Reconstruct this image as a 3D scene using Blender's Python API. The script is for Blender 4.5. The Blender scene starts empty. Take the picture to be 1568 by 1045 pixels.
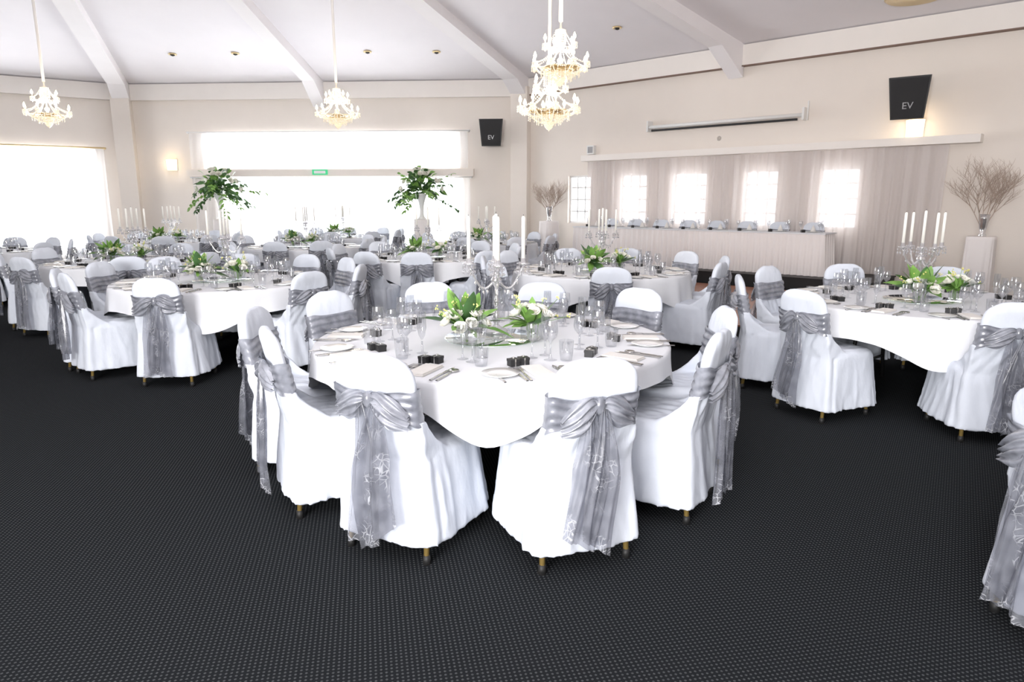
import bpy, math, random
from mathutils import Vector, Matrix, noise
random.seed(7)
pi=math.pi; sin=math.sin; cos=math.cos
scene=bpy.context.scene
try:
    scene.view_settings.view_transform='Standard'
    scene.view_settings.look='None'
    scene.view_settings.exposure=0.0
except Exception as e: print(e)

# ------------------------------------------------------------------ materials
def nodes(name):
    m=bpy.data.materials.new(name); m.use_nodes=True
    nt=m.node_tree
    for n in list(nt.nodes): nt.nodes.remove(n)
    out=nt.nodes.new('ShaderNodeOutputMaterial')
    return m,nt,out
def N(nt,t,**kw):
    n=nt.nodes.new(t)
    for k,v in kw.items(): setattr(n,k,v)
    return n
def c4(c): return (c[0],c[1],c[2],1)
def mat(name,col,rough=.5,metal=0,bump=0,bscale=30,var=0,emis=None,es=0,sheen=0,stretch=(1,1,1),spec=.5,diff=False):
    m,nt,out=nodes(name)
    if diff:
        p=N(nt,'ShaderNodeBsdfDiffuse'); p.inputs['Color'].default_value=c4(col); cin=p.inputs['Color']
    else:
        p=N(nt,'ShaderNodeBsdfPrincipled'); cin=p.inputs['Base Color']
        cin.default_value=c4(col)
        p.inputs['Roughness'].default_value=rough
        p.inputs['Metallic'].default_value=metal
        p.inputs['Specular IOR Level'].default_value=spec
        p.inputs['Sheen Weight'].default_value=sheen
        if emis: 
            p.inputs['Emission Color'].default_value=c4(emis); p.inputs['Emission Strength'].default_value=es
    nt.links.new(p.outputs[0],out.inputs[0])
    if bump or var:
        tc=N(nt,'ShaderNodeTexCoord'); mp=N(nt,'ShaderNodeMapping'); mp.inputs['Scale'].default_value=stretch
        nt.links.new(tc.outputs['Object'],mp.inputs[0])
        nz=N(nt,'ShaderNodeTexNoise'); nz.inputs['Scale'].default_value=bscale; nz.inputs['Detail'].default_value=3
        nt.links.new(mp.outputs[0],nz.inputs['Vector'])
    if bump:
        b=N(nt,'ShaderNodeBump'); b.inputs['Strength'].default_value=bump; b.inputs['Distance'].default_value=.01
        nt.links.new(nz.outputs[0],b.inputs['Height']); nt.links.new(b.outputs[0],p.inputs['Normal'])
    if var:
        r=N(nt,'ShaderNodeValToRGB')
        r.color_ramp.elements[0].position=.3; r.color_ramp.elements[1].position=.7
        r.color_ramp.elements[0].color=c4([x*(1-var) for x in col]); r.color_ramp.elements[1].color=c4([min(1,x*(1+var)) for x in col])
        nt.links.new(nz.outputs[0],r.inputs[0]); nt.links.new(r.outputs[0],cin)
    return m

def mat_glass(name,tint=(.97,.98,1),g=.25,rough=.03,milk=0.0,em=0,emc=(1,.84,.6)):
    m,nt,out=nodes(name)
    t=N(nt,'ShaderNodeBsdfTransparent'); t.inputs[0].default_value=c4(tint)
    gl=N(nt,'ShaderNodeBsdfGlossy'); gl.inputs['Roughness'].default_value=rough
    mx=N(nt,'ShaderNodeMixShader'); mx.inputs[0].default_value=g
    nt.links.new(t.outputs[0],mx.inputs[1]); nt.links.new(gl.outputs[0],mx.inputs[2])
    last=mx
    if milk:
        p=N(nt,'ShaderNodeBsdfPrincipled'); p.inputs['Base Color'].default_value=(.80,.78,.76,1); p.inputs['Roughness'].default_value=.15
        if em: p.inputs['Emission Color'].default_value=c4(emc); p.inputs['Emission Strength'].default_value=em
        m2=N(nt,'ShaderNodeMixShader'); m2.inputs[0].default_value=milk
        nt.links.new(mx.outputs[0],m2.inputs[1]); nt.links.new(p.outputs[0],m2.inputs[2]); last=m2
    nt.links.new(last.outputs[0],out.inputs[0])
    return m

def mat_sheer(name,col,transp=.35,transl=.5):
    m,nt,out=nodes(name)
    d=N(nt,'ShaderNodeBsdfDiffuse'); d.inputs[0].default_value=c4(col)
    tl=N(nt,'ShaderNodeBsdfTranslucent'); tl.inputs[0].default_value=c4(col)
    t=N(nt,'ShaderNodeBsdfTransparent')
    m1=N(nt,'ShaderNodeMixShader'); m1.inputs[0].default_value=transl
    nt.links.new(d.outputs[0],m1.inputs[1]); nt.links.new(tl.outputs[0],m1.inputs[2])
    m2=N(nt,'ShaderNodeMixShader'); m2.inputs[0].default_value=transp
    nt.links.new(m1.outputs[0],m2.inputs[1]); nt.links.new(t.outputs[0],m2.inputs[2])
    nt.links.new(m2.outputs[0],out.inputs[0])
    return m

def mat_organza(name,embroid):
    m,nt,out=nodes(name)
    p=N(nt,'ShaderNodeBsdfPrincipled'); p.inputs['Roughness'].default_value=.27; p.inputs['Specular IOR Level'].default_value=.9
    tc=N(nt,'ShaderNodeTexCoord')
    nz=N(nt,'ShaderNodeTexNoise'); nz.inputs['Scale'].default_value=14; nz.inputs['Detail'].default_value=3
    nt.links.new(tc.outputs['Object'],nz.inputs['Vector'])
    cr=N(nt,'ShaderNodeValToRGB'); cr.color_ramp.elements[0].position=.3; cr.color_ramp.elements[1].position=.72
    if embroid:
        cr.color_ramp.elements[0].color=(.10,.105,.12,1); cr.color_ramp.elements[1].color=(.26,.27,.30,1)
    else:
        cr.color_ramp.elements[0].color=(.15,.158,.185,1); cr.color_ramp.elements[1].color=(.36,.375,.42,1)
    nt.links.new(nz.outputs[0],cr.inputs[0])
    t=N(nt,'ShaderNodeBsdfTransparent'); t.inputs[0].default_value=(.95,.95,1,1)
    mx=N(nt,'ShaderNodeMixShader'); mx.inputs[0].default_value=.14
    if embroid:
        n2=N(nt,'ShaderNodeTexNoise'); n2.inputs['Scale'].default_value=9; n2.inputs['Detail'].default_value=1
        nt.links.new(tc.outputs['Object'],n2.inputs['Vector'])
        va=N(nt,'ShaderNodeVectorMath',operation='MULTIPLY_ADD'); va.inputs[1].default_value=(.12,.12,.12)
        nt.links.new(n2.outputs['Color'],va.inputs[0]); nt.links.new(tc.outputs['Object'],va.inputs[2])
        vo=N(nt,'ShaderNodeTexVoronoi',feature='DISTANCE_TO_EDGE'); vo.inputs['Scale'].default_value=30
        nt.links.new(va.outputs[0],vo.inputs['Vector'])
        rr=N(nt,'ShaderNodeValToRGB'); rr.color_ramp.elements[0].position=.03; rr.color_ramp.elements[1].position=.065
        rr.color_ramp.elements[0].color=(1,1,1,1); rr.color_ramp.elements[1].color=(0,0,0,1)
        nt.links.new(vo.outputs['Distance'],rr.inputs[0])
        n3=N(nt,'ShaderNodeTexNoise'); n3.inputs['Scale'].default_value=11; n3.inputs['Detail'].default_value=0
        nt.links.new(tc.outputs['Object'],n3.inputs['Vector'])
        r3=N(nt,'ShaderNodeValToRGB'); r3.color_ramp.elements[0].position=.50; r3.color_ramp.elements[1].position=.60
        nt.links.new(n3.outputs[0],r3.inputs[0])
        m0=N(nt,'ShaderNodeMath',operation='MULTIPLY'); nt.links.new(rr.outputs[0],m0.inputs[0]); nt.links.new(r3.outputs[0],m0.inputs[1])
        sx=N(nt,'ShaderNodeSeparateXYZ'); nt.links.new(tc.outputs['Object'],sx.inputs[0])
        mr=N(nt,'ShaderNodeMapRange'); mr.inputs['From Min'].default_value=.68; mr.inputs['From Max'].default_value=.40; mr.inputs['To Max'].default_value=.5
        nt.links.new(sx.outputs['Z'],mr.inputs['Value'])
        ml=N(nt,'ShaderNodeMath',operation='MULTIPLY'); nt.links.new(m0.outputs[0],ml.inputs[0]); nt.links.new(mr.outputs[0],ml.inputs[1])
        mc=N(nt,'ShaderNodeMixRGB'); mc.inputs[2].default_value=(.78,.80,.83,1)
        nt.links.new(ml.outputs[0],mc.inputs[0]); nt.links.new(cr.outputs[0],mc.inputs[1]); nt.links.new(mc.outputs[0],p.inputs['Base Color'])
        sb=N(nt,'ShaderNodeMath',operation='MULTIPLY_ADD'); sb.inputs[1].default_value=-.35; sb.inputs[2].default_value=.40
        nt.links.new(ml.outputs[0],sb.inputs[0]); nt.links.new(sb.outputs[0],mx.inputs[0])
    else:
        nt.links.new(cr.outputs[0],p.inputs['Base Color'])
    nt.links.new(p.outputs[0],mx.inputs[1]); nt.links.new(t.outputs[0],mx.inputs[2])
    nt.links.new(mx.outputs[0],out.inputs[0])
    return m

def mat_carpet():
    m,nt,out=nodes('carpet')
    p=N(nt,'ShaderNodeBsdfDiffuse')
    tc=N(nt,'ShaderNodeTexCoord'); mp=N(nt,'ShaderNodeMapping'); mp.inputs['Rotation'].default_value=(0,0,math.radians(33))
    nt.links.new(tc.outputs['Object'],mp.inputs[0])
    sx=N(nt,'ShaderNodeSeparateXYZ'); nt.links.new(mp.outputs[0],sx.inputs[0])
    def s(o,k):
        a=N(nt,'ShaderNodeMath',operation='MULTIPLY'); a.inputs[1].default_value=k; nt.links.new(o,a.inputs[0])
        b=N(nt,'ShaderNodeMath',operation='SINE'); nt.links.new(a.outputs[0],b.inputs[0]); return b.outputs[0]
    k=2*pi/.024
    mu=N(nt,'ShaderNodeMath',operation='MULTIPLY'); nt.links.new(s(sx.outputs['X'],k),mu.inputs[0]); nt.links.new(s(sx.outputs['Y'],k),mu.inputs[1])
    r=N(nt,'ShaderNodeValToRGB'); r.color_ramp.elements[0].position=.3; r.color_ramp.elements[1].position=.7
    r.color_ramp.elements[0].color=(.0165,.018,.020,1); r.color_ramp.elements[1].color=(.073,.077,.081,1)
    nt.links.new(mu.outputs[0],r.inputs[0])
    nz=N(nt,'ShaderNodeTexNoise'); nz.inputs['Scale'].default_value=260; nt.links.new(tc.outputs['Object'],nz.inputs['Vector'])
    mx=N(nt,'ShaderNodeMixRGB',blend_type='MULTIPLY'); mx.inputs[0].default_value=.6
    nt.links.new(r.outputs[0],mx.inputs[1])
    r2=N(nt,'ShaderNodeValToRGB'); r2.color_ramp.elements[0].position=.3; r2.color_ramp.elements[0].color=(.4,.4,.4,1); r2.color_ramp.elements[1].color=(1.0,1.0,1.0,1); r2.color_ramp.elements[1].position=.6
    nt.links.new(nz.outputs[0],r2.inputs[0]); nt.links.new(r2.outputs[0],mx.inputs[2]); nt.links.new(mx.outputs[0],p.inputs['Color'])
    nt.links.new(p.outputs[0],out.inputs[0]); return m

def mat_parquet():
    m,nt,out=nodes('parquet')
    p=N(nt,'ShaderNodeBsdfPrincipled'); p.inputs['Roughness'].default_value=.4
    tc=N(nt,'ShaderNodeTexCoord'); mp=N(nt,'ShaderNodeMapping'); mp.inputs['Rotation'].default_value=(0,0,math.radians(-42))
    nt.links.new(tc.outputs['Object'],mp.inputs[0])
    br=N(nt,'ShaderNodeTexBrick'); br.inputs['Scale'].default_value=3; br.inputs['Color1'].default_value=(.26,.10,.055,1); br.inputs['Color2'].default_value=(.36,.15,.08,1); br.inputs['Mortar'].default_value=(.1,.04,.02,1); br.inputs['Mortar Size'].default_value=.008
    nt.links.new(mp.outputs[0],br.inputs['Vector']); nt.links.new(br.outputs[0],p.inputs['Base Color']); nt.links.new(p.outputs[0],out.inputs[0]); return m

M_cover=mat('chair_cover_fabric',(.665,.705,.775),bump=.35,bscale=22,stretch=(1,1,.5),diff=True)
M_cloth=mat('tablecloth_fabric',(.74,.755,.785),bump=.15,bscale=10,diff=True)
M_org=mat_organza('organza_plain',False)
M_orge=mat_organza('organza_embroidered',True)
M_brass=mat('brass_leg',(.72,.50,.16),.3,metal=.7)
M_rubber=mat('rubber_black',(.012,.012,.012),.6)
M_black=mat('black_plastic',(.012,.012,.013),.5,bump=.1,bscale=80)
M_wall=mat('wall_paint',(.83,.77,.71),var=.012,bscale=2,diff=True)
M_ceil=mat('ceiling_paint',(.82,.795,.825),var=.01,bscale=2,diff=True)
M_beam=mat('beam_paint',(.85,.825,.84),var=.01,bscale=3,diff=True)
M_trim=mat('trim_paint',(.88,.84,.80),var=.01,bscale=3,diff=True)
M_brown=mat('brown_trim',(.20,.13,.10),.6)
M_carpet=mat_carpet(); M_parq=mat_parquet()
M_glass=mat_glass('clear_glass',tint=(.88,.89,.91),g=.20,milk=.03)
M_crystal=mat_glass('crystal',tint=(.90,.90,.93),g=.45,rough=.08,milk=.12)
M_chcry_glow=mat_glass('chandelier_crystal_glow',tint=(.92,.86,.78),g=.40,rough=.12,milk=.42,em=.75,emc=(1,.82,.55))  # crystal emits a warm glow itself, standing in for sparkle from the bulbs
M_silver=mat('silver_cutlery',(.55,.54,.53),.18,metal=1)
M_china=mat('china',(.84,.84,.83),.15)
M_napkin=mat('napkin_linen',(.76,.74,.71),bump=.2,bscale=60,diff=True)
M_mirror=mat('mirror',(.75,.83,.79),.02,metal=1)
M_candle=mat('candle_wax',(.86,.84,.78),.4)
M_leaf=mat('leaf_green',(.17,.33,.07),.5,var=.35,bscale=12)
M_leafd=mat('leaf_dark',(.055,.135,.04),.5,var=.5,bscale=9)
M_petal=mat('petal_white',(.86,.85,.77),diff=True)
M_petaly=mat('petal_yellow',(.75,.7,.25),.6)
M_bulb=mat('bulb_glow',(1,.85,.6),.4,emis=(1,.80,.48),es=20)
M_glow=mat('sconce_glow',(1,.85,.6),.4,emis=(1,.76,.38),es=2.0)
M_gold=mat('gilt',(.75,.6,.35),.3,metal=.8)
M_cord=mat('cord_sleeve',(.86,.83,.80),.8)
M_frame=mat('window_frame_paint',(.8,.8,.8),.5)
M_sheer=mat_sheer('sheer_white',(.92,.92,.93),.40,.6)
M_sheerp=mat_sheer('sheer_mauve',(.78,.73,.715),.22,.25)
M_skirt=mat('table_skirt_fabric',(.85,.81,.80),bump=.1,bscale=20,diff=True)
M_twig=mat('twig_bark',(.50,.40,.33),.8)
M_green=mat('exit_green',(.05,.45,.2),.5,emis=(.05,.6,.25),es=.5)
M_white=mat('white_plastic',(.8,.8,.79),.5)
M_grey=mat('badge_grey',(.3,.3,.31),.4,metal=.5)
M_grille=mat('speaker_grille',(.02,.02,.022),.65,bump=.6,bscale=300)
M_dark=mat('dark_wood',(.04,.03,.025),.5)

# ------------------------------------------------------------------ mesh builder
class MB:
    def __init__(s): s.v=[];s.f=[];s.m=[];s.s=[]
    def add(s,vs,fs,mat=0,smooth=True,M=None):
        o=len(s.v)
        s.v+= [tuple(M@Vector(v)) for v in vs] if M is not None else [tuple(v) for v in vs]
        for f in fs: s.f.append(tuple(i+o for i in f)); s.m.append(mat); s.s.append(smooth)
    def box(s,x0,x1,y0,y1,z0,z1,mat=0,M=None,P=None):
        vs=[(x,y,z) for z in (z0,z1) for y in (y0,y1) for x in (x0,x1)]
        if P: vs=[P(*v) for v in vs]
        s.add(vs,[(0,2,3,1),(4,5,7,6),(0,1,5,4),(2,6,7,3),(0,4,6,2),(1,3,7,5)],mat,False,M)
    def rings(s,R,mat=0,smooth=True,M=None,cap0=False,cap1=False,closed=True):
        n=len(R[0]); vs=[p for r in R for p in r]; fs=[]
        for i in range(len(R)-1):
            for j in range(n if closed else n-1):
                k=(j+1)%n; fs.append((i*n+j,i*n+k,(i+1)*n+k,(i+1)*n+j))
        if cap0: fs.append(tuple(range(n-1,-1,-1)))
        if cap1: fs.append(tuple((len(R)-1)*n+j for j in range(n)))
        s.add(vs,fs,mat,smooth,M)
    def lathe(s,prof,seg=16,mat=0,M=None,smooth=True,caps=True):
        s.rings([[(max(r,1e-4)*cos(2*pi*j/seg),max(r,1e-4)*sin(2*pi*j/seg),z) for j in range(seg)] for r,z in prof],mat,smooth,M,cap0=caps and prof[0][0]>.001,cap1=caps and prof[-1][0]>.001)
    def grid(s,fn,nu,nv,mat=0,M=None,smooth=True):
        s.rings([[fn(i/nu,j/nv) for j in range(nv+1)] for i in range(nu+1)],mat,smooth,M,closed=False)
    def tube(s,pts,rad,seg=8,mat=0,M=None):
        pts=[Vector(p) for p in pts]; R=[]
        for i,p in enumerate(pts):
            t=(pts[min(i+1,len(pts)-1)]-pts[max(i-1,0)])
            if t.length<1e-9: t=Vector((0,0,1))
            t.normalize()
            a=Vector((0,0,1)) if abs(t.z)<.9 else Vector((1,0,0))
            u=t.cross(a).normalized(); w=t.cross(u)
            r=rad[i] if isinstance(rad,(list,tuple)) else rad
            R.append([tuple(p+u*(r*cos(2*pi*j/seg))+w*(r*sin(2*pi*j/seg))) for j in range(seg)])
        s.rings(R,mat,True,M,True,True)
    def octa(s,c,r,h,mat=0,M=None):
        x,y,z=c
        s.add([(x,y,z+h),(x+r,y,z),(x,y+r,z),(x-r,y,z),(x,y-r,z),(x,y,z-h)],
              [(0,1,2),(0,2,3),(0,3,4),(0,4,1),(5,2,1),(5,3,2),(5,4,3),(5,1,4)],mat,False,M)
    def leaf(s,p,d,L,W,droop=.3,mat=0,twist=0,fold=.15):
        p=Vector(p); d=Vector(d).normalized()
        a=Vector((0,0,1)) if abs(d.z)<.95 else Vector((1,0,0))
        side=d.cross(a).normalized(); side=Matrix.Rotation(twist,3,d)@side
        up=side.cross(d).normalized()
        R=[]
        for i in range(6):
            t=i/5; w=W*.5*(sin(pi*min(1,t*.93+.06))**.8)
            c=p+d*(L*t)+Vector((0,0,-1))*(droop*L*t*t)
            R.append([tuple(c-side*w+up*w*fold),tuple(c),tuple(c+side*w+up*w*fold)])
        s.rings(R,mat,True,None,closed=False)
    def mesh(s,name,mats):
        me=bpy.data.meshes.new(name); me.from_pydata(s.v,[],s.f)
        for m in mats: me.materials.append(m)
        me.polygons.foreach_set('material_index',s.m); me.polygons.foreach_set('use_smooth',s.s)
        me.update(); return me
def ob(name,me,loc=(0,0,0),rz=0,parent=None,scale=1):
    o=bpy.data.objects.new(name,me); scene.collection.objects.link(o)
    o.location=loc; o.rotation_euler=(0,0,rz); o.scale=(scale,)*3
    if parent: o.parent=parent
    return o

# ------------------------------------------------------------------ room
V=[(-10.2,18.8),(.3,18.05),(8.6,10.55),(9.2,-1),(2,-8.5),(-10,-9),(-19,-2),(-19.4,13)]
APEX=Vector((-5.9,6.2,7.2)); ZT=4.5
def frame(i):
    a=Vector(V[i]);b=Vector(V[(i+1)%8]); d=(b-a); L=d.length; d.normalize(); n=Vector((d.y,-d.x))
    def P(s,m,z): q=a+d*s+n*m; return (q.x,q.y,z)
    return P,L,d,n
names=['north','northeast','east','southeast','south','southwest','west','northwest']
openings={0:[(2.15,8.83,2.39,3.21),(2.6,8.9,.05,2.13)],
          1:[(1.44,2.12,1.0,2.13),(2.95,3.64,1.0,2.13),(4.29,5.08,1.0,2.13),(5.89,6.58,1.0,2.13),(7.35,8.06,1.0,2.13)],
          7:[(1.5,10.05,.3,2.8)]}
for i in range(8):
    P,L,d,n=frame(i); mb=MB(); ops=openings.get(i,[])
    S=sorted(set([-.1,L+.1]+[o[0] for o in ops]+[o[1] for o in ops])); Z=sorted(set([0,ZT+.1]+[o[2] for o in ops]+[o[3] for o in ops]))
    for a,b in zip(S,S[1:]):
        for c,e in zip(Z,Z[1:]):
            ms,mz=(a+b)/2,(c+e)/2
            if any(o[0]<ms<o[1] and o[2]<mz<o[3] for o in ops): continue
            mb.box(a,b,-.22,0,c,e,0,P=P)
    ob('wall_'+names[i],mb.mesh('wall_'+names[i],[M_wall]))
    mb=MB(); mb.box(0,L,0,.10,4.12,ZT,0,P=P); mb.box(0,L,.0,.115,4.10,4.12,1 if i==1 else 0,P=P)
    ob('trim_%d'%(i+1),mb.mesh('trim',[M_trim,M_brown]))
    if i not in (0,7):
        mb=MB(); mb.box(0,L,0,.02,0,.12,0,P=P); ob('baseboard_'+names[i],mb.mesh('baseboard',[M_trim]))
for i in range(8):
    a=Vector(V[i]); P,L,d,n=frame(i); P2,L2,d2,n2=frame((i-1)%8)
    nn=(n+n2).normalized(); tt=Vector((nn.y,-nn.x))
    def Q(x,y,z,a=a,nn=nn,tt=tt): q=a+tt*x+nn*y; return (q.x,q.y,z)
    mb=MB(); mb.box(-.22,.22,-.1,.34,0,4.3,0,P=Q)
    ob('trim_%d'%(i+9),mb.mesh('pilaster',[M_wall]))
wn=1
for i in openings:
    P,L,d,n=frame(i)
    for o in openings[i]:
        s0,s1,z0,z1=o; mb=MB(); w=.045
        mb.box(s0,s1,-.16,-.08,z0,z0+w,0,P=P); mb.box(s0,s1,-.16,-.08,z1-w,z1,0,P=P)
        mb.box(s0,s0+w,-.16,-.08,z0,z1,0,P=P); mb.box(s1-w,s1,-.16,-.08,z0,z1,0,P=P)
        nx=3 if s1-s0<1 else int((s1-s0)/1.6); nz=4 if s1-s0<1 else 1
        t=.018 if s1-s0<1 else .03
        for k in range(1,nx):
            x=s0+(s1-s0)*k/nx; mb.box(x-t,x+t,-.14,-.10,z0,z1,0,P=P)
        for k in range(1,nz):
            z=z0+(z1-z0)*k/nz; mb.box(s0,s1,-.14,-.10,z-t,z+t,0,P=P)
        ob('window_%d'%wn,mb.mesh('window',[M_frame])); wn+=1
mb=MB(); mb.add([(x*1.02,y*1.02,0) for x,y in V]+[(x*1.02,y*1.02,-.1) for x,y in V],[tuple(range(7,-1,-1))]+[(i,(i+1)%8,8+(i+1)%8,8+i) for i in range(8)],0,False)
ob('floor',mb.mesh('floor',[M_carpet]))
mb=MB(); vs=[tuple(APEX)]+[(x,y,ZT) for x,y in V]
mb.add(vs,[(0,1+(i+1)%8,1+i) for i in range(8)],0,False)
vs2=[(x,y,z+.15) for x,y,z in vs]; mb.add(vs2,[(0,1+i,1+(i+1)%8) for i in range(8)],0,False)
ob('ceiling',mb.mesh('ceiling',[M_ceil]))
def ceilz(x,y):
    best=99
    for i in range(8):
        P,L,d,n=frame(i); a=Vector(V[i])
        dist=(Vector((x,y))-a).dot(n); da=(APEX.xy-a).dot(n)
        best=min(best,ZT+(APEX.z-ZT)*dist/da)
    return best
k=17
ends=[]
for i in range(8):
    a=Vector(V[i]); b=Vector(V[(i+1)%8]); ends+= [a,(a+b)/2]
for ei,e in enumerate(ends):
    dr=(APEX.xy-e); L=dr.length; dr.normalize(); sd=Vector((dr.y,-dr.x)); w=.16 if ei%2 else .2
    mb=MB(); R=[]
    def zc(t): return ZT+(APEX.z-ZT)*t/L
    for t,dz in ((.02,-.60),(.30,-.46),(.75,-.24),(L*.5,-.20),(L-.1,-.20)):
        q=e+dr*t; zz=zc(t)
        R.append([(q.x+sd.x*w,q.y+sd.y*w,zz+dz),(q.x-sd.x*w,q.y-sd.y*w,zz+dz),(q.x-sd.x*w,q.y-sd.y*w,zz+.05),(q.x+sd.x*w,q.y+sd.y*w,zz+.05)])
    mb.rings(R,0,False,None,True,True)
    ob('trim_%d'%k,mb.mesh('beam',[M_beam])); k+=1

P1,L1,d1,n1=frame(1); rot1=math.atan2(n1.y,n1.x)-pi/2
P0,L0,d0,n0=frame(0); rot0=math.atan2(n0.y,n0.x)-pi/2
P7,L7,d7,n7=frame(7)
mb=MB(); mb.box(.9,8.8,.03,1.5,.0,.20,0,P=P1); mb.box(.88,8.82,.03,1.52,.20,.22,1,P=P1)
ob('stage_riser',mb.mesh('stage_riser',[M_black,M_black]))
mb=MB(); mb.box(4.3,9.3,1.75,5.6,0,.018,0,P=P1); ob('parquet_dance_floor',mb.mesh('parquet',[M_parq]))

def curtain(name,P,s0,s1,n,z0,z1,amp,wl,m,seed=0,rod=None,r=.015):
    mb=MB(); nu=int((s1-s0)/wl*14); nv=10
    def fn(u,v):
        s=s0+(s1-s0)*u; z=z1+(z0-z1)*v
        ph=2*pi*s/wl+1.3*sin(s*2.3+seed)+.8*sin(s*5.1)
        return P(s+.015*sin(v*3+s*9)*v,n+amp*(.45+.55*v)*(sin(ph)+.35*sin(2.3*ph+v*1.5)),z)
    mb.grid(fn,nu,nv,0)
    if rod:
        z=z1+.02; mb.tube([P(s0-.06,n,z),P(s1+.06,n,z)],r,8,1)
        for s in (s0-.04,s1): mb.box(s,s+.04,0,n+.01,z-.03,z+.02,1,P=P)
    return ob(name,mb.mesh(name,[m]+([rod] if rod else [])))
curtain('sheer_curtain',P1,2.12,9.42,.15,.24,2.43,.05,.24,M_sheerp)
mb=MB(); mb.box(2.0,9.85,.0,.26,2.44,2.57,0,P=P1); ob('curtain_pelmet',mb.mesh('curtain_pelmet',[M_trim]))
curtain('sheer_curtain',P0,1.75,9.15,.11,.03,2.12,.03,.3,M_sheer,2,M_frame)
mb=MB(); mb.box(1.65,9.25,.0,.19,2.16,2.34,0,P=P0); ob('curtain_pelmet',mb.mesh('curtain_pelmet',[M_wall]))  # box added over the wall band so sheer glow cannot wash it out
curtain('sheer_curtain',P0,1.75,9.1,.10,2.36,3.27,.02,.3,M_sheer,5,M_frame)
curtain('sheer_curtain',P7,1.2,10.3,.12,.03,2.86,.03,.3,M_sheer,8,M_gold,.02)

# ------------------------------------------------------------------ chair
def yc(z): return 0.0 if z<.45 else -(z-.45)*.19
def wz(z):
    w=.212 if z<.45 else .212-.022*sin(pi*min(1,(z-.45)/.5))
    if z<.45: w+=.03*(.45-z)/.32
    if z>.76:
        t=min(1,(z-.76)/.155); w*= (1-t**2.4)**(1/2.4) if t<1 else 0
    return w
def sup(a,w,h,e):
    c,s_=cos(a),sin(a); return (math.copysign(abs(c)**e,c)*w, math.copysign(abs(s_)**e,s_)*h)
def cover_mesh(seed):
    rnd=random.Random(seed); mb=MB(); n=96
    ph=[rnd.uniform(0,6.28) for _ in range(6)]
    R=[]
    for z,ins in ((.09,0),(.16,0),(.24,0),(.32,0),(.40,0),(.445,.0),(.472,.010),(.484,.03)):
        k=max(0,(.47-z)/.36); ring=[]
        for j in range(n):
            a=2*pi*j/n
            x,y=sup(a,.220-ins+.045*k,.24-ins+.04*k,.36)
            f=k*(.009*sin(7*a+ph[0])+.008*sin(13*a+ph[1]+2*z)+.004*sin(23*a+ph[2]))
            r=math.hypot(x,y); ring.append((x*(1+f/r),.235+y*(1+f/r),z))
        R.append(ring)
    mb.rings(R,0,True,None,True,True)
    R=[]
    zs=[.09,.2,.3,.4,.45,.5,.56,.62,.68,.73,.78,.82,.85,.875,.893,.905,.912]
    for z in zs:
        w=wz(z); th=.032
        if z<.45: th+=.035*(.45-z)/.33
        if z>.86: th*=max(.35,1-(z-.86)*9)
        ring=[]
        for j in range(n):
            a=2*pi*j/n; x,y=sup(a,max(w,.02),th,.55)
            kk=max(0,(.5-z)/.38)
            y+= (-1 if y<0 else 0)*kk*(.008*sin(x*34+ph[4]))
            ring.append((x,yc(z)+y,z))
        R.append(ring)
    mb.rings(R,0,True,None,True,True)
    for sx in (-1,1):
        R=[]
        for t in range(6):
            u=t/5; z=.46+.17*u; yy=.16*(1-u)**1.6
            R.append([(sx*.21,yc(z)-.02,z),(sx*.175,yc(z)-.02,z),(sx*.175,yc(z)+.03+yy,z-.0),(sx*.205,yc(z)+.03+yy,z-.0)])
        mb.rings(R,0,True,None,True,True)
    me=mb.mesh('c',[M_cover]); o=ob('tmp',me)
    r=o.modifiers.new('r','REMESH'); r.mode='VOXEL'; r.voxel_size=.009; r.use_smooth_shade=True
    sm=o.modifiers.new('s','SMOOTH'); sm.iterations=3; sm.factor=.5
    dg=bpy.context.evaluated_depsgraph_get(); e=o.evaluated_get(dg)
    m2=bpy.data.meshes.new_from_object(e); bpy.data.objects.remove(o)
    off=Vector((seed*3.1,seed*1.7,0))
    nr=[v.normal.copy() for v in m2.vertices]
    for v,nn in zip(m2.vertices,nr):
        c=v.co; a=c.copy(); 
        q=Vector((a.x*8,a.y*8,a.z*3))+off
        # long tension folds falling from the seat corners and the sash
        c1=noise.noise(Vector((a.x*13+a.z*2,a.y*13,a.z*2.2))+off); c1=1-abs(c1)*2.4
        low=min(1,max(0,(.62-a.z)/.3))
        dsp=.006*noise.noise(q)+.005*low*c1+.003*noise.noise(Vector((a.x*20+a.z*9,a.y*20,a.z*9-a.x*8))+off)
        if a.z<.72 and a.z>.3:
            fa=math.exp(-((a.z-.58)/.12)**2); dsp+=.008*fa*sin((a.x*1.0+abs(a.z-.7)*.6)*75+seed)*noise.noise(q*1.2)*2
        v.co=c+nn*dsp
    return m2
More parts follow.
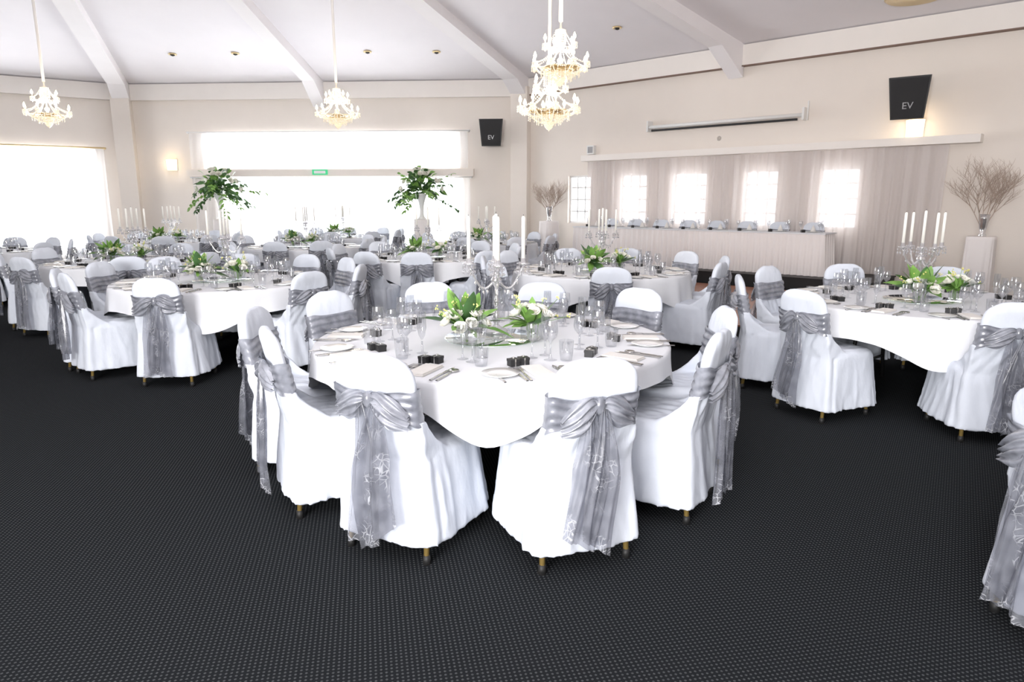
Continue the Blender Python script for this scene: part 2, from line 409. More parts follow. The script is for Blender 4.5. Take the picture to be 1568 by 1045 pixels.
def chair_mesh(seed):
    cm=cover_mesh(seed); rnd=random.Random(seed+50); mb=MB()
    mb.add([tuple(v.co) for v in cm.vertices],[tuple(p.vertices) for p in cm.polygons],0,True)
    for sx in (-1,1):
        for y0,y1 in ((-.005,-.02),(.42,.44)):
            mb.tube([(sx*.19,y0,.2),(sx*.195,y1,.035)],.0125,10,3); mb.tube([(sx*.195,y1,.04),(sx*.196,y1,.0)],[.016,.018],10,4)
    def band(u,v):
        a=2*pi*u-pi/2
        side=min(1,abs(cos(a))**.5*1.0)
        h=.022+.058*side if sin(a)<0 else .080
        zc=.725-.035*side if sin(a)<0 else .69
        vv=v*2-1; z=zc+vv*h
        x,y=sup(a,wz(z)+.010,.045,.55)
        rp=.0045*sin(vv*12+seed+sin(3*a)*1.2)
        y=y*(1+rp/.04); 
        if sin(a)<0: y-=.014*(1-side)
        return (x*(1+rp*.5),yc(z)+y,z+.004*sin(5*a+seed))
    mb.grid(band,72,20,1)
    zk=.725; yk=yc(zk)-.062
    R=[]
    for i in range(9):
        t=-pi/2+pi*i/8; R.append([( (.025*cos(t)*(1+.12*sin(4*b+seed)))*cos(b),yk-.002+.022*cos(t)*sin(b),zk+.036*sin(t)) for b in [2*pi*j/14 for j in range(14)]])
    mb.rings(R,1)
    for sx in (-1,1):
        dr=rnd.uniform(.3,.6); Lb=rnd.uniform(.14,.185); a1=rnd.uniform(.9,1.2)
        def loop(u,v,sx=sx,dr=dr,Lb=Lb,a1=a1):
            vv=v*2-1
            prof=(sin(pi*(u**.75)*.86+.06))
            hh=(.012+.055*prof)*a1
            x=sx*(.012+Lb*u); z=zk-dr*Lb*u+vv*hh+.004*sin(u*9+v*8)
            y=yk-.005-.030*sin(pi*min(1,u*1.02))*(1-vv*vv*.8)-.009*sin(vv*12+u*4+seed)+.02*u
            return (x,y,z)
        mb.grid(loop,14,24,1)
        Lt=rnd.uniform(.47,.64); spread=rnd.uniform(-.01,.05); Wt=rnd.uniform(.06,.09); p0=rnd.uniform(0,6); sl=rnd.uniform(-.06,.07)
        bx=rnd.uniform(.0,.02)
        def tail(u,v,sx=sx,Lt=Lt,spread=spread,Wt=Wt,p0=p0,sl=sl,bx=bx):
            vv=v*2-1
            w=.014+(Wt-.014)*min(1,(u*2.2))**.8
            x=sx*(.008+bx+spread*u**.8)+vv*w+.014*sin(u*5+p0)
            z=zk-.01-Lt*u+sl*vv*u
            y=yk-.010-.004*(sx+1)-.018*u+.016*min(1,u*3)*sin(vv*5.2+p0+u*2.5)+.007*sin(vv*13+u*7)
            lim=-.042-.035*max(0,(.45-z)/.33)-.03
            y=min(y,lim+.008*sin(vv*8+p0))
            return (x,y,max(z,.03))
        mb.grid(tail,26,26,2)
    return mb.mesh('dining_chair',[M_cover,M_org,M_orge,M_brass,M_rubber])
chairs=[chair_mesh(s) for s in (1,2,3,4)]
cc=[0]
def chair(x,y,rz,idx=None,z=0):
    if idx is None: idx=cc[0]%4
    cc[0]+=1
    return ob('dining_chair',chairs[idx],(x,y,z),rz)

# ------------------------------------------------------------------ round table
RT=.98
def table_mesh(name,d0_,d1_,tc,seed,ex=5):
    mb=MB(); n=200; R=[]
    def drop(a): return d0_+(d1_-d0_)*abs(cos(2*(a-tc)))**ex
    for r in (.001,.3,.6,.9,RT-.02): R.append([(r*cos(2*pi*j/n),r*sin(2*pi*j/n),.75) for j in range(n)])
    R.append([((RT-.004)*cos(2*pi*j/n),(RT-.004)*sin(2*pi*j/n),.748) for j in range(n)])
    for t in (.05,.2,.4,.6,.8,1):
        ring=[]
        for j in range(n):
            a=2*pi*j/n; dd=drop(a)
            f=sin(11*a+seed)+.6*sin(19*a+2*seed)+.4*sin(31*a)
            r=RT+.003+.035*t*(dd/.3)+t*.016*f*(dd/.25)
            ring.append((r*cos(a),r*sin(a),.742-dd*t))
        R.append(ring)
    mb.rings(R,0,True)
    mb.lathe([(RT-.02,.71),(RT-.015,.72),(RT-.015,.742),(RT-.02,.745)],64,1)
    for sx in (-1,1):
        for sy in (-1,1): mb.tube([(sx*.34,sy*.2,.71),(sx*.36,sy*.36,.0)],.016,8,2)
        mb.tube([(sx*.355,-.3,.2),(sx*.355,.3,.2)],.012,8,2)
    return mb.mesh(name,[M_cloth,M_dark,M_black])
T_a=table_mesh('t1',.105,.27,math.radians(-88),1.0,8)
T_b=table_mesh('t2',.19,.34,math.radians(-60),2.3)
T_c=table_mesh('t3',.19,.34,math.radians(-75),4.1)

def wineglass(mb,x,y,s=1,m=0):
    M=Matrix.Translation((x,y,0))@Matrix.Scale(s,4)
    mb.lathe([(.033,.001),(.010,.006),(.004,.03),(.004,.085),(.012,.097),(.030,.115),(.036,.14),(.033,.175),(.030,.195)],14,m,M,caps=False)
def tumbler(mb,x,y,m=0):
    mb.lathe([(.001,.006),(.028,.002),(.033,.04),(.036,.10)],14,m,Matrix.Translation((x,y,0)),caps=False)
def champ(mb,x,y,m=0):
    mb.lathe([(.03,.001),(.006,.006),(.004,.07),(.016,.09),(.024,.13),(.022,.215)],12,m,Matrix.Translation((x,y,0)),caps=False)
def settings_mesh():
    g=MB(); c=MB(); b=MB(); rnd=random.Random(3)
    for k in range(10):
        a=math.radians(-110+36*k); M=Matrix.Rotation(a,4,'Z')
        def T(r,t,ang=0): return M@Matrix.Translation((r,t,0))@Matrix.Rotation(ang,4,'Z')
        q=T(.60+rnd.uniform(-.02,.02),.13).translation; wineglass(g,q.x,q.y)
        q=T(.55,.06+rnd.uniform(-.02,.02)).translation; wineglass(g,q.x,q.y,.88)
        q=T(.65,.20).translation; tumbler(g,q.x,q.y)
        q=T(.49+.02*(k%2),.14).translation; champ(g,q.x,q.y)
        c.lathe([(.05,0.0),(.055,.004),(.085,.012),(.086,.014),(.055,.008),(.001,.007)],28,0,T(.84,-.18))
        Mn=T(.83,0,rnd.uniform(-.1,.1))
        for h in range(3): c.box(-.10+.004*h,.10-.003*h,-.045,.045-.002*h,.001+.004*h,.0045+.004*h,1,Mn)
        def cut(r,t,kind):
            Mc=T(r,t,rnd.uniform(-.05,.05))@Matrix.Diagonal((1.15,1.3,1.3,1))
            c.box(.0,.105,-.004,.004,.002,.005,2,Mc)
            if kind=='k': c.add([(0,-.005,.003),(-.09,-.008,.003),(-.115,.002,.003),(-.09,.008,.003),(0,.005,.003),(0,0,.006),(-.09,0,.005)],[(0,1,6,5),(1,2,6),(2,3,6),(3,4,5,6)],2,False,Mc)
            elif kind=='f':
                c.box(-.05,0,-.0025,.0025,.003,.006,2,Mc); c.box(-.062,-.05,-.010,.010,.003,.006,2,Mc)
                for ty in (-.0085,-.003,.003,.0085): c.box(-.105,-.062,ty-.0013,ty+.0013,.004,.006,2,Mc)
            else:
                c.box(-.04,0,-.0025,.0025,.003,.006,2,Mc)
                c.lathe([(.018,.003),(.016,.007),(.001,.004)],12,2,Mc@Matrix.Translation((-.055,0,0))@Matrix.Diagonal((1.4,1,1,1)))
        cut(.86,.10,'k'); cut(.86,.13,'s'); cut(.86,-.075,'f'); cut(.86,-.10,'f'); cut(.86,-.20,'k')
        for w in ((0,.0),(.02,.055)) :
            Mb=T(.665+w[0],-.04-w[1]+.02,rnd.uniform(-.4,.4))
            b.box(-.021,.021,-.023,.023,0,.030,0,Mb); b.box(-.0225,.0225,-.0245,.0245,.022,.034,0,Mb); b.box(-.023,.023,-.003,.003,0,.035,1,Mb)
            b.lathe([(.001,.037),(.009,.038),(.009,.041),(.001,.043)],10,1,Mb)
    return g.mesh('glassware',[M_glass]),c.mesh('place_settings',[M_china,M_napkin,M_silver]),b.mesh('favor_boxes',[M_black,M_silver])
me_g,me_c,me_b=settings_mesh()
mb=MB(); mb.lathe([(.27,0),(.272,.004),(.265,.007),(.001,.007)],56,0); me_mirror=mb.mesh('mirror',[M_mirror])

def candelabra_mesh():
    mb=MB()
    mb.lathe([(.075,0),(.078,.01),(.06,.02),(.025,.035),(.014,.05),(.026,.075),(.03,.09),(.014,.11),(.010,.15),(.022,.17),(.012,.195),(.010,.26),(.024,.285),(.034,.305),(.016,.33),(.011,.36),(.02,.38),(.035,.39),(.036,.398),(.016,.40),(.016,.43),(.001,.43)],18,0)
    for i in range(4):
        a=i*pi/2+.12; ca,sa=cos(a),sin(a)
        pts=[]
        for k in range(13):
            t=k/12; r=.015+.14*t; z=.30-.055*sin(pi*t*1.1)+.07*t*t
            pts.append((r*ca,r*sa,z))
        mb.tube(pts,[.008-.002*(k/12) for k in range(13)],8,0)
        ex,ey=pts[-1][0],pts[-1][1]; ez=pts[-1][2]
        M=Matrix.Translation((ex,ey,ez))
        mb.lathe([(.004,-.01),(.012,0),(.035,.008),(.038,.014),(.016,.018),(.014,.045),(.001,.045)],14,0,M)
        mb.lathe([(.0115,.04),(.0105,.27),(.006,.278),(.001,.279)],12,1,M)
        mb.tube([(ex,ey,ez+.278),(ex,ey,ez+.288)],.0012,5,2)
        for j in range(8):
            b=j*pi/4
            for h in range(2): mb.octa((ex+.034*cos(b),ey+.034*sin(b),ez-.008-.026*h),.006+.002*h,.012,0)
        for k in range(3,12,2): mb.octa((pts[k][0],pts[k][1],pts[k][2]-.022),.006,.013,0)
    mb.lathe([(.0115,.42),(.0105,.67),(.006,.678),(.001,.679)],12,1)
    mb.tube([(0,0,.678),(0,0,.69)],.0012,5,2)
    for j in range(12):
        b=j*pi/6
        for h in range(3): mb.octa((.036*cos(b),.036*sin(b),.38-.024*h),.006,.011,0)
    return mb.mesh('candelabra',[M_crystal,M_candle,M_black])
me_cand=candelabra_mesh()

def rose(mb,c,r,up,mat,seed):
    rnd=random.Random(seed); up=Vector(up).normalized(); Mr=Matrix.Translation(c)@up.to_track_quat('Z','Y').to_matrix().to_4x4()
    for L in range(4):
        n=(2,4,5,5)[L]; R0=r*(.22,.45,.75,1.0)[L]; H=r*(1.15,1.1,1.0,.8)[L]
        for k in range(n):
            a0=2*pi*k/n+L*.7+rnd.uniform(-.15,.15); da=(1.6,1.0,.85,.8)[L]
            def pf(u,v,a0=a0,da=da,R0=R0,H=H,L=L):
                a=a0+(u*2-1)*da*(.6+.4*sin(pi*v)); rr=R0*(.25+.75*sin(v*pi*.55))+(.12*r*L*.5)*v*v
                return (rr*cos(a),rr*sin(a),-r*.3+H*v*(1-.12*abs(u*2-1)**2))
            mb.grid(pf,4,4,mat,Mr)
def flower_mesh(seed,big):
    rnd=random.Random(seed); mb=MB()
    w=.045; h=.09
    mb.rings([[(-w,-w,0.001),(w,-w,0.001),(w,w,0.001),(-w,w,0.001)],[(-w,-w,h),(w,-w,h),(w,w,h),(-w,w,h)]],0,False,None,True,False)
    for k in range(14):
        a=rnd.uniform(0,2*pi); r=rnd.uniform(.0,.03); mb.tube([(r*cos(a),r*sin(a),.01),(1.6*r*cos(a+.5),1.6*r*sin(a+.5),.12)],.0025,5,1)
    nr=13 if big else 8
    for k in range(nr):
        a=2.4*k; r=.022+.028*math.sqrt(k) if k else 0
        z=.185-.008*k+rnd.uniform(-.01,.01)
        rose(mb,(r*cos(a),r*sin(a),max(z,.10)),rnd.uniform(.028,.036),(r*cos(a)*8,r*sin(a)*8,1),2,seed*10+k)
    for k in range(36 if big else 24):
        a=rnd.uniform(0,2*pi); e=rnd.uniform(.0,1.35); d=(cos(a)*cos(e),sin(a)*cos(e),sin(e))
        L=rnd.uniform(.14,.27) if big else rnd.uniform(.10,.20)
        mb.leaf((cos(a)*.02,sin(a)*.02,.09),d,L,L*.32,rnd.uniform(0,.35),1 if rnd.random()<.75 else 3,rnd.uniform(-.6,.6))
    for k in range(8):
        a=rnd.uniform(0,2*pi); e=rnd.uniform(.2,1.2); L=rnd.uniform(.14,.24)
        p=Vector((cos(a)*cos(e)*L,sin(a)*cos(e)*L,.09+sin(e)*L)); mb.tube([(0,0,.08),tuple(p)],.0015,5,1)
        for j in range(4): mb.octa(tuple(p+Vector((rnd.uniform(-.012,.012),rnd.uniform(-.012,.012),rnd.uniform(-.012,.012)))),.006,.006,4)
    return mb.mesh('flower_arrangement',[M_glass,M_leaf,M_petal,M_leafd,M_petaly])
me_f=[flower_mesh(1,True),flower_mesh(2,False)]

def set_table(x,y,tm,ang,chs,rc=1.26,jit=.03,offs=0,fl=((-.12,-.19,0),(.20,-.10,1)),cd=(0.02,.10)):
    ob('banquet_table',tm,(x,y,0),math.radians(ang))
    r=math.radians(offs)
    z=.7508
    ob('drinking_glasses',me_g,(x,y,z),r); ob('place_settings',me_c,(x,y,z),r); ob('favor_boxes',me_b,(x,y,z),r)
    ob('mirror_centerpiece',me_mirror,(x,y+.0,z))
    ob('candelabra',me_cand,(x+cd[0],y+cd[1],z+.0075),random.uniform(-.1,.1))
    for dx,dy,k in fl: ob('flower_arrangement',me_f[k],(x+dx,y+dy,z+.0075),random.uniform(0,6))
    for a in chs:
        if isinstance(a,tuple): a,rr=a
        else: a,rr=a+random.uniform(-3,3),rc+random.uniform(-jit,jit)
        t=math.radians(a); chair(x+rr*cos(t),y+rr*sin(t),t+pi/2+random.uniform(-.05,.05))
reg=lambda s:[s+36*k for k in range(10)]
set_table(-.11,3.78,T_a,0,[(-112,1.12),(-70,1.20),(-30,1.18),(4,1.26),(44,1.32),(76,1.32),(111,1.36),(145,1.30),(178,1.28),(208,1.12)],fl=((-.14,-.20,0),(.22,-.10,1)),cd=(.02,.12))
set_table(-2.85,6.7,T_c,0,[(-90,1.2),(-135,1.24),(-35,1.25),(-2,1.3),34,70,104,138,(170,1.28),(203,1.3)],offs=20)
set_table(3.2,5.3,T_b,-50,[(-97,1.17),(208,1.28),(166,1.28),(125,1.3),(88,1.3),(52,1.3),(16,1.3),(-20,1.3),(-58,1.25)],offs=10)
set_table(1.0,7.7,T_b,20,[(-93,1.28),(-37,1.3),(-2,1.3),(33,1.3),(68,1.3),104,140,176,(212,1.3)],offs=12)
set_table(2.97,2.15,T_b,30,[(182,1.13),218,254,290,326,2,38,76],offs=-2)
set_table(-4.9,8.8,T_c,30,[(-112,1.28),(-150,1.28),(-62,1.28),-22,14,50,88,124,164],offs=5)
set_table(-1.2,9.6,T_b,-30,[(-115,1.3),(-88,1.25),(-50,1.3),-12,25,60,96,132,168,208],offs=9)
set_table(-3.6,11.9,T_c,10,reg(-95),offs=15)
set_table(-8.4,10.6,T_b,0,reg(-80),offs=3)
set_table(-6.7,13.5,T_c,50,reg(-70),offs=30)
set_table(-.5,13.1,T_b,25,reg(-100),offs=12)
set_table(-3.8,15.4,T_c,10,reg(-85),offs=15)

# ------------------------------------------------------------------ head table
mb=MB(); S0,S1,N0,N1=2.5,7.9,.60,1.14; z0,z1=.225,.97
per=[]
def edge(a,b,nrm,cnt):
    for i in range(cnt):
        t=i/cnt; per.append((a[0]+(b[0]-a[0])*t,a[1]+(b[1]-a[1])*t,nrm))
edge((S0,N1),(S1,N1),(0,1),540); edge((S1,N1),(S1,N0),(1,0),60); edge((S1,N0),(S0,N0),(0,-1),270); edge((S0,N0),(S0,N1),(-1,0),60)
R=[]
for t in (1,.8,.6,.4,.2,.05,0):
    ring=[]
    for i,(s,n,nr) in enumerate(per):
        ar=s+n; f=.5+.5*sin(2*pi*ar/.12+.8*sin(ar*3)); off=(.010+.044*t)*f+.012*t
        ring.append(P1(s+nr[0]*off,n+nr[1]*off,z1-.012-(z1-.012-z0)*t))
    R.append(ring)
mb.rings(R,0,True)
mb.box(S0-.02,S1+.02,N0-.02,N1+.02,z1-.02,z1,1,P=P1)
ob('head_table',mb.mesh('head_table',[M_skirt,M_cloth]))
g=MB(); b=MB(); pl=MB()
for i in range(9):
    s=S0+.35+i*.59
    for ds,nn,k in ((.12,.80,0),(.19,.86,1),(-.2,.82,0)):
        q=P1(s+ds,nn,0); (wineglass if k==0 else champ)(g,q[0],q[1])
    q=P1(s-.1,.98,0); Mb=Matrix.Translation(q)
    b.box(-.03,.03,-.03,.03,0,.05,0,Mb); b.box(-.031,.031,-.004,.004,0,.052,1,Mb); b.lathe([(.001,.052),(.013,.054),(.001,.06)],8,1,Mb)
    q=P1(s+.0,.76,0); pl.lathe([(.07,0),(.125,.014),(.126,.016),(.07,.008),(.001,.008)],24,0,Matrix.Translation(q))
    q=P1(s+.0,.76,.012); pl.lathe([(.05,0),(.035,.05),(.001,.12)],6,1,Matrix.Translation(q))
ob('drinking_glasses',g.mesh('g',[M_glass]),(0,0,z1+.0005)); ob('favor_boxes',b.mesh('b',[M_black,M_silver]),(0,0,z1+.0005)); ob('place_settings',pl.mesh('p',[M_china,M_napkin]),(0,0,z1+.0005))
for i in range(8):
    q=P1(S0+.45+i*.64,.375,.222); chair(q[0],q[1],rot1,None,.222)

# ------------------------------------------------------------------ pedestals with twig trees
def twig_mesh(seed,hh=1.0):
    rnd=random.Random(seed); mb=MB()
    def br(p,d,L,r,dep):
        pts=[p.copy()]; q=p.copy(); dd=d.copy()
        for k in range(4):
            dd=(dd+Vector((rnd.uniform(-.18,.18),rnd.uniform(-.18,.18),rnd.uniform(-.02,.14)))).normalized(); q=q+dd*L/4; pts.append(q.copy())
            if dep>0 and k>0:
                for _ in range(2 if dep>1 else 1):
                    a=rnd.uniform(0,2*pi); nd=(dd+Vector((cos(a),sin(a),rnd.uniform(-.1,.5)))*.75).normalized()
                    br(q,nd,L*rnd.uniform(.45,.68),r*.62,dep-1)
        mb.tube([tuple(x) for x in pts],[r*(1-.12*i) for i in range(5)],5,0)
    for k in range(6):
        a=k*pi/3+.3; br(Vector((cos(a)*.012,sin(a)*.012,.1)),Vector((cos(a)*.38,sin(a)*.38,1)).normalized(),.55*hh,.008,3)
    mb.lathe([(.055,0),(.06,.01),(.035,.05),(.05,.14),(.07,.26),(.075,.33),(.07,.33),(.045,.14),(.001,.05)],20,1)
    return mb.mesh('twig',[M_twig,M_crystal])
def pedestal_mesh(h,w=.19):
    mb=MB(); n=120; R=[]
    for t in (1,.75,.5,.25,.05,0):
        ring=[]
        for j in range(n):
            a=2*pi*j/n; x,y=sup(a,w,w,.5); f=1+.06*t+.07*t*sin(12*a)+.03*t*sin(19*a+1)
            ring.append((x*f,y*f,(h-.006)*(1-t)+.002*t))
        R.append(ring)
    R.append([(sup(2*pi*j/n,w*.93,w*.93,.5)[0],sup(2*pi*j/n,w*.93,w*.93,.5)[1],h) for j in range(n)])
    R.append([(.001*cos(2*pi*j/n),.001*sin(2*pi*j/n),h) for j in range(n)])
    mb.rings(R,0,True); return mb.mesh('pedestal',[M_skirt])
ob('draped_pedestal',pedestal_mesh(.99),(7.15,10.5,0),rot1)
ob('twig_tree_vase',twig_mesh(4),(7.15,10.5,.991))
q=P1(1.75,1.1,0)
ob('draped_pedestal',pedestal_mesh(.85),(q[0],q[1],.222),rot1)
ob('twig_tree_vase',twig_mesh(9,.8),(q[0],q[1],.222+.851))

def fern_mesh(seed):
    rnd=random.Random(seed); mb=MB()
    mb.lathe([(.07,0),(.08,.01),(.045,.05),(.035,.15),(.05,.28),(.09,.40),(.11,.44),(.10,.44),(.08,.38),(.001,.35)],24,0)
    for k in range(24):
        a=rnd.uniform(0,2*pi); e=rnd.uniform(-.15,1.45); L=rnd.uniform(.40,.80)*(1-.3*(e>1)); d=Vector((cos(a)*cos(e),sin(a)*cos(e),sin(e)))
        pts=[]; dr=rnd.uniform(.15,.75)
        for i in range(15):
            t=i/14; pts.append(Vector((0,0,.42))+d*L*t+Vector((0,0,-dr*L*t*t)))
        mb.tube([tuple(p) for p in pts],[.004*(1-.05*i) for i in range(15)],4,1)
        mt=1 if rnd.random()<.5 else 2
        for i in range(4,15):
            t=i/14; dd=(pts[i]-pts[i-1]).normalized(); sd=dd.cross(Vector((0,0,1)))
            if sd.length<.1: sd=Vector((1,0,0))
            sd.normalize()
            for s_ in (-1,1):
                if rnd.random()<.85: mb.leaf(pts[i],sd*s_+dd*rnd.uniform(.4,1)+Vector((0,0,rnd.uniform(-.6,.6))),rnd.uniform(.06,.11),.045,.3,mt,rnd.uniform(-1.2,1.2))
        mb.leaf(pts[-1],dd,.07,.03,.3,mt)
    for k in range(110):
        a=rnd.uniform(0,2*pi); e=rnd.uniform(-.4,1.5); d=Vector((cos(a)*cos(e),sin(a)*cos(e),sin(e)))
        mb.leaf(Vector((0,0,.52))+d*rnd.uniform(.05,.34),d+Vector((rnd.uniform(-.5,.5),rnd.uniform(-.5,.5),rnd.uniform(-.3,.5))),rnd.uniform(.10,.17),.075,.4,1 if rnd.random()<.55 else 2,rnd.uniform(-1.4,1.4))
    for k in range(16):
        a=2.4*k; e=(k%4)*.38; d=Vector((cos(a)*cos(e),sin(a)*cos(e),sin(e)))
        rose(mb,tuple(Vector((0,0,.52))+d*.36),.045,tuple(d),3,k)
    return mb.mesh('fern',[M_china,M_leafd,M_leaf,M_petal])
for x,y,s in ((-6.7,16.0,3),(-2.08,16.0,8)):
    ob('draped_pedestal',pedestal_mesh(1.12,.17),(x,y,0)); ob('flower_arrangement',fern_mesh(s),(x,y,1.121),0,None,1.3)

# ------------------------------------------------------------------ chandeliers
def chandelier_mesh():
    mb=MB()
    mb.lathe([(.001,.0),(.02,.015),(.03,.035),(.02,.055),(.012,.07),(.03,.1),(.065,.13),(.07,.15),(.03,.17),(.018,.22),(.04,.26),(.045,.28),(.015,.31),(.012,.40),(.035,.43),(.04,.45),(.014,.48),(.012,.58),(.05,.61),(.07,.63),(.07,.64),(.015,.66),(.01,.72),(.018,.74),(.001,.76)],18,0)
    mb.tube([(0,0,.05),(0,0,.76)],.008,8,1)
    tips=[]
    def arm(a,r1,z0_,z1_,sag):
        pts=[]
        for k in range(15):
            t=k/14; r=.03+(r1-.03)*t; z=z0_+(z1_-z0_)*t*t-sag*sin(pi*t)
            pts.append((r*cos(a),r*sin(a),z))
        mb.tube(pts,.0085,7,0); ex,ey,ez=pts[-1]; M=Matrix.Translation((ex,ey,ez))
        mb.lathe([(.004,-.012),(.012,0),(.036,.01),(.038,.016),(.012,.018)],14,0,M)
        mb.lathe([(.010,.018),(.010,.055),(.001,.056)],10,3,M)
        mb.lathe([(.006,.055),(.017,.07),(.021,.087),(.013,.110),(.004,.134),(.001,.136)],10,2,M)
        for j in range(8):
            b=j*pi/4
            for h in range(3): mb.octa((ex+.036*cos(b),ey+.036*sin(b),ez-.004-.024*h),.009,.013,0)
        mb.octa((ex,ey,ez-.055),.015,.03,0)
        return (ex,ey,ez)
    for k in range(8): tips.append(arm(k*pi/4,.36,.17,.22,.07))
    up=[arm(k*pi*2/5+.3,.20,.42,.46,.05) for k in range(5)]
    def swag(p,q,sag,n,s_=.011):
        for i in range(n+1):
            t=i/n; mb.octa((p[0]+(q[0]-p[0])*t,p[1]+(q[1]-p[1])*t,p[2]+(q[2]-p[2])*t-sag*sin(pi*t)),s_,s_*1.25,0)
    for i,t in enumerate(tips):
        a=math.atan2(t[1],t[0]); swag((.04*cos(a),.04*sin(a),.47),t,.05,15); swag(t,tips[(i+1)%8],.07,12); swag((.05*cos(a),.05*sin(a),.04),(t[0]*.75,t[1]*.75,t[2]-.07),.03,11)
    for i,t in enumerate(up):
        a=math.atan2(t[1],t[0]); swag((.06*cos(a),.06*sin(a),.63),t,.03,11,.01); swag(t,up[(i+1)%5],.05,10,.01)
    for k in range(16):
        a=k*pi/8
        for h in range(6): mb.octa((.068*cos(a),.068*sin(a),.61-.026*h),.009,.013,0)
        swag((.09*cos(a),.09*sin(a),.12),(.02*cos(a),.02*sin(a),-.03),.03,7,.010)
        for h in range(5): mb.octa((.15*cos(a),.15*sin(a),.13-.026*h),.010,.014,0)
        for h in range(4): mb.octa((.25*cos(a+.2),.25*sin(a+.2),.16-.028*h),.011,.015,0)
    mb.lathe([(.145,.135),(.155,.14),(.155,.15),(.145,.15),(.143,.14)],32,1)
    mb.lathe([(.245,.172),(.253,.176),(.253,.184),(.245,.184),(.243,.176)],40,1)
    for k in range(8):
        a=k*pi/4; mb.tube([(.06*cos(a),.06*sin(a),.14),(.15*cos(a),.15*sin(a),.143),(.25*cos(a),.25*sin(a),.178)],.004,5,1)
    mb.octa((0,0,-.03),.022,.035,0)
    return mb.mesh('chandelier',[M_chcry_glow,M_gold,M_bulb,M_candle])
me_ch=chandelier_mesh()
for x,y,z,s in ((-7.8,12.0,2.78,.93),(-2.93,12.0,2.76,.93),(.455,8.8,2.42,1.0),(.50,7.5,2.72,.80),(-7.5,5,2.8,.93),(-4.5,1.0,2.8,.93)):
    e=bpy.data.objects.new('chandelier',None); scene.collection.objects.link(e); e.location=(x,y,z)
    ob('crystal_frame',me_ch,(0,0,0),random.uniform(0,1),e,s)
    top=ceilz(x,y)-z; mb=MB(); mb.tube([(0,0,.74*s),(0,0,top)],.022,8,0); mb.lathe([(.001,top-.09),(.05,top-.07),(.08,top-.02),(.08,top+.02)],18,1)
    ob('cord',mb.mesh('cord',[M_cord,M_gold]),(0,0,0),0,e)
    l=bpy.data.lights.new('bulb_light','POINT'); l.energy=36; l.color=(1,.90,.78); l.shadow_soft_size=.3
    lo=bpy.data.objects.new('bulb_light',l); scene.collection.objects.link(lo); lo.parent=e; lo.location=(0,0,.3)

mb=MB(); mb.lathe([(.055,.02),(.06,-.01),(.085,-.016),(.095,-.006),(.095,.01),(.001,.01)],20,0); mb.lathe([(.05,-.005),(.045,-.03),(.001,-.045)],16,1); me_dl=mb.mesh('downlight',[M_gold,M_black])
for x,y in ((-3.3,16.6),(-1.72,16.55),(-7.9,16.9),(-6.4,16.8),(-11.3,15.9),(2.05,14.26)):
    o=ob('ceiling_downlight',me_dl,(x,y,ceilz(x,y)-.005))
mb=MB(); mb.lathe([(.40,.03),(.42,-.02),(.38,-.05),(.30,-.03),(.26,-.06),(.16,-.03),(.001,-.05)],40,0); ob('ceiling_vent',mb.mesh('vent',[M_gold]),(6.25,11.45,ceilz(6.25,11.45)-.05))

# ------------------------------------------------------------------ wall fittings
def speaker(name,loc,rz,tilt,s):
    e=bpy.data.objects.new(name,None); scene.collection.objects.link(e); e.location=loc; e.rotation_euler=(0,0,rz)
    mb=MB(); w0,w1=.30*s,.23*s; h=.33*s; d=.2*s
    def ring(w,y,hh): return [(-w*1.0,y,hh),(w*1.0,y,hh),(w*.80,y,-hh),(-w*.80,y,-hh)]
    mb.rings([ring(w1,-d,h*.9),ring(w0,d*.6,h),ring(w0,d,h)],0,False,None,True,True)
    mb.rings([ring(w0*.93,d,h*.94),ring(w0*.93,d+.012,h*.94),ring(w0*.9,d+.016,h*.92)],1,False,None,False,True)
    M=Matrix.Rotation(-tilt,4,'X')
    mb.v=[tuple(M@Vector(v)) for v in mb.v]
    ob('cabinet',mb.mesh('cab',[M_black,M_grille]),(0,0,0),0,e)
    mb=MB(); mb.box(-.05,.05,-d-.16,-d-.14,-.12,.12,0); mb.box(-.02,.02,-d-.15,-d+.05,-.02,.02,0); ob('bracket',mb.mesh('br',[M_black]),(0,0,0),0,e)
    cu=bpy.data.curves.new('logo','FONT'); cu.body='EV'; cu.size=.15*s; cu.extrude=.002; cu.align_x='CENTER'; cu.materials.append(M_grey)
    t=bpy.data.objects.new('badge',cu); scene.collection.objects.link(t); t.parent=e
    t.matrix_local=Matrix.Rotation(-tilt,4,'X')@Matrix.Translation((0,d+.02,-h*.5))@Matrix.Rotation(pi,4,'Z')@Matrix.Rotation(pi/2,4,'X')
q=P1(8.82,.45,3.20); speaker('wall_speaker',q,rot1+.12,math.radians(12),1.0)
q=P0(9.75,.42,3.2); speaker('wall_speaker',q,rot0,math.radians(5),.98)
def sconce(P,s,z,rz):
    mb=MB(); mb.box(-.14,.14,0,.02,-.15,.15,1)
    R=[]
    for t in range(7):
        z_=-.14+.28*t/6; w=.125+.02*t/6; R.append([(w*cos(pi*j/16),.02+.12*sin(pi*j/16)*(1+.1*t/6),z_) for j in range(17)])
    mb.rings(R,0,True,None,True,False,closed=False)
    q=P(s,0.0,z); return ob('wall_sconce',mb.mesh('sconce',[M_glow,M_white]),q,rz)
sconce(P1,8.85,2.73,rot1); sconce(P0,1.18,2.47,rot0)
for P,s,z in ((P1,8.85,2.96),(P0,1.18,2.7)):
    l=bpy.data.lights.new('sconce_light','POINT'); l.energy=4; l.color=(1,.8,.55); l.shadow_soft_size=.08
    lo=bpy.data.objects.new('sconce_lamp',l); scene.collection.objects.link(lo); lo.location=P(s,.28,z-.2)
mb=MB(); mb.tube([P1(3.75,.16,3.09),P1(7.0,.16,3.09)],.035,12,0); mb.box(3.8,6.9,.12,.16,3.00,3.04,1,P=P1)
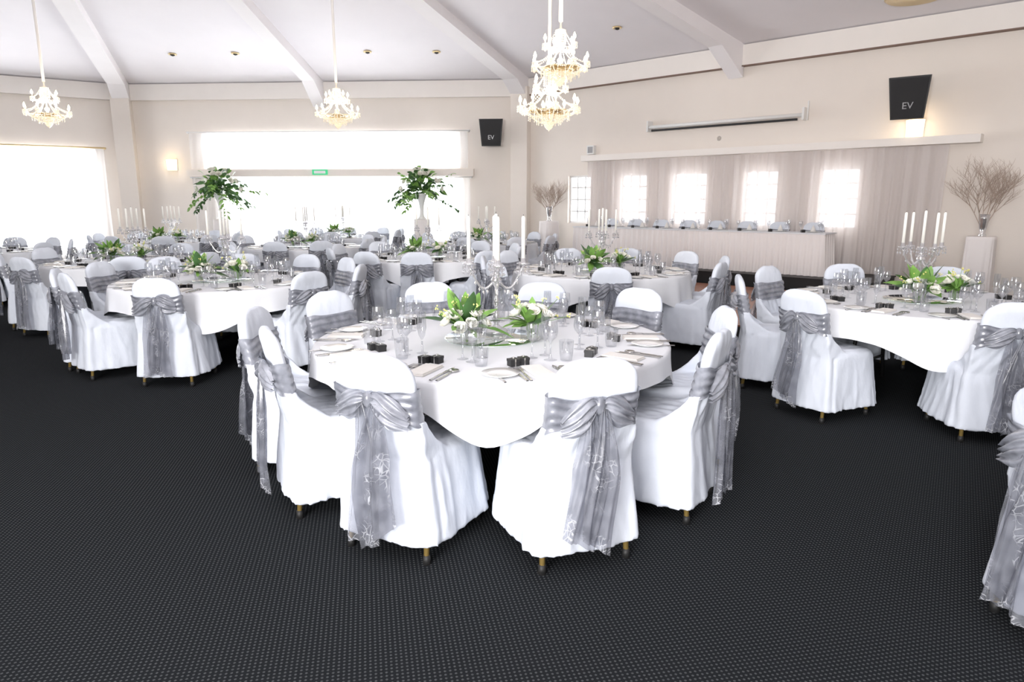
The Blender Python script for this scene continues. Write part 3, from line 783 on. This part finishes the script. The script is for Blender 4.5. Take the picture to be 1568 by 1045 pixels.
for s in (3.72,7.02): mb.box(s-.02,s+.02,0.005,.2,3.0,3.22,0,P=P1)
mb.box(7.04,7.06,.02,.05,3.0,3.35,0,P=P1)
ob('projector_screen',mb.mesh('screen',[M_white,M_black]))
mb=MB(); mb.box(2.05,2.25,.0,.10,2.60,2.80,0,P=P1); mb.box(2.08,2.22,.10,.105,2.63,2.77,1,P=P1); ob('wall_alarm_box',mb.mesh('box',[M_white,M_grey]))
mb=MB(); mb.box(5.05,5.45,.191,.23,2.20,2.33,0,P=P0); mb.box(5.1,5.4,.23,.234,2.23,2.30,1,P=P0); ob('exit_sign',mb.mesh('exit',[M_green,M_white]))
mb=MB(); mb.lathe([(.0,0),(.05,.0),(.045,-.05),(.02,-.07),(.001,-.07)],14,0,Matrix.Rotation(pi/2,4,'X')); ob('wall_sensor',mb.mesh('sensor',[M_white]),P1(5.3,.0,2.78),rot1+pi)

# ------------------------------------------------------------------ lights
def area(name,P,s,z,n,sx,sz,en,rz,col=(1,1,1)):
    l=bpy.data.lights.new(name,'AREA'); l.shape='RECTANGLE'; l.size=sx; l.size_y=sz; l.energy=en; l.color=col
    o=bpy.data.objects.new(name,l); scene.collection.objects.link(o)
    o.location=P(s,n,z)
    nv=Vector(P(s,1,z))-Vector(P(s,0,z)); o.rotation_euler=nv.to_track_quat('-Z','Y').to_euler()
    return o
area('daylight_north',P0,5.4,1.7,-.6,8.6,3.8,1100,0,(.96,.98,1))
area('daylight_northwest',P7,5.8,1.6,-.6,9.5,3.2,1200,0,(.96,.98,1))
area('daylight_northeast',P1,4.8,1.6,-.6,8,1.6,210,0,(.96,.98,1))
def lamp(name,loc,tgt,sx,sy,en,col):
    l=bpy.data.lights.new(name,'AREA'); l.shape='RECTANGLE'; l.size=sx; l.size_y=sy; l.energy=en; l.color=col
    o=bpy.data.objects.new(name,l); scene.collection.objects.link(o); o.location=loc
    o.rotation_euler=(Vector(tgt)-Vector(loc)).to_track_quat('-Z','Y').to_euler()
lamp('photo_flash',(-.2,-1.2,2.4),(0,7,1.6),1.2,.8,13,(1,.98,.97))
lamp('ceiling_bounce_fill',(-2.5,-3.5,2.0),(-.5,1.5,7.0),3,2,1400,(1,.985,.985))  # unseen fill aimed upward, stands in for flash bounced off the ceiling
w=bpy.data.worlds.new('w'); scene.world=w; w.use_nodes=True
w.node_tree.nodes['Background'].inputs[0].default_value=(.95,.97,1,1); w.node_tree.nodes['Background'].inputs[1].default_value=3.0

# ------------------------------------------------------------------ camera
cam=bpy.data.cameras.new('cam'); cam.lens=24; cam.sensor_width=36; cam.clip_end=200
co=bpy.data.objects.new('camera',cam); scene.collection.objects.link(co)
co.location=(0,0,1.5); co.rotation_euler=(math.radians(90-11.5),0,0)
scene.camera=co
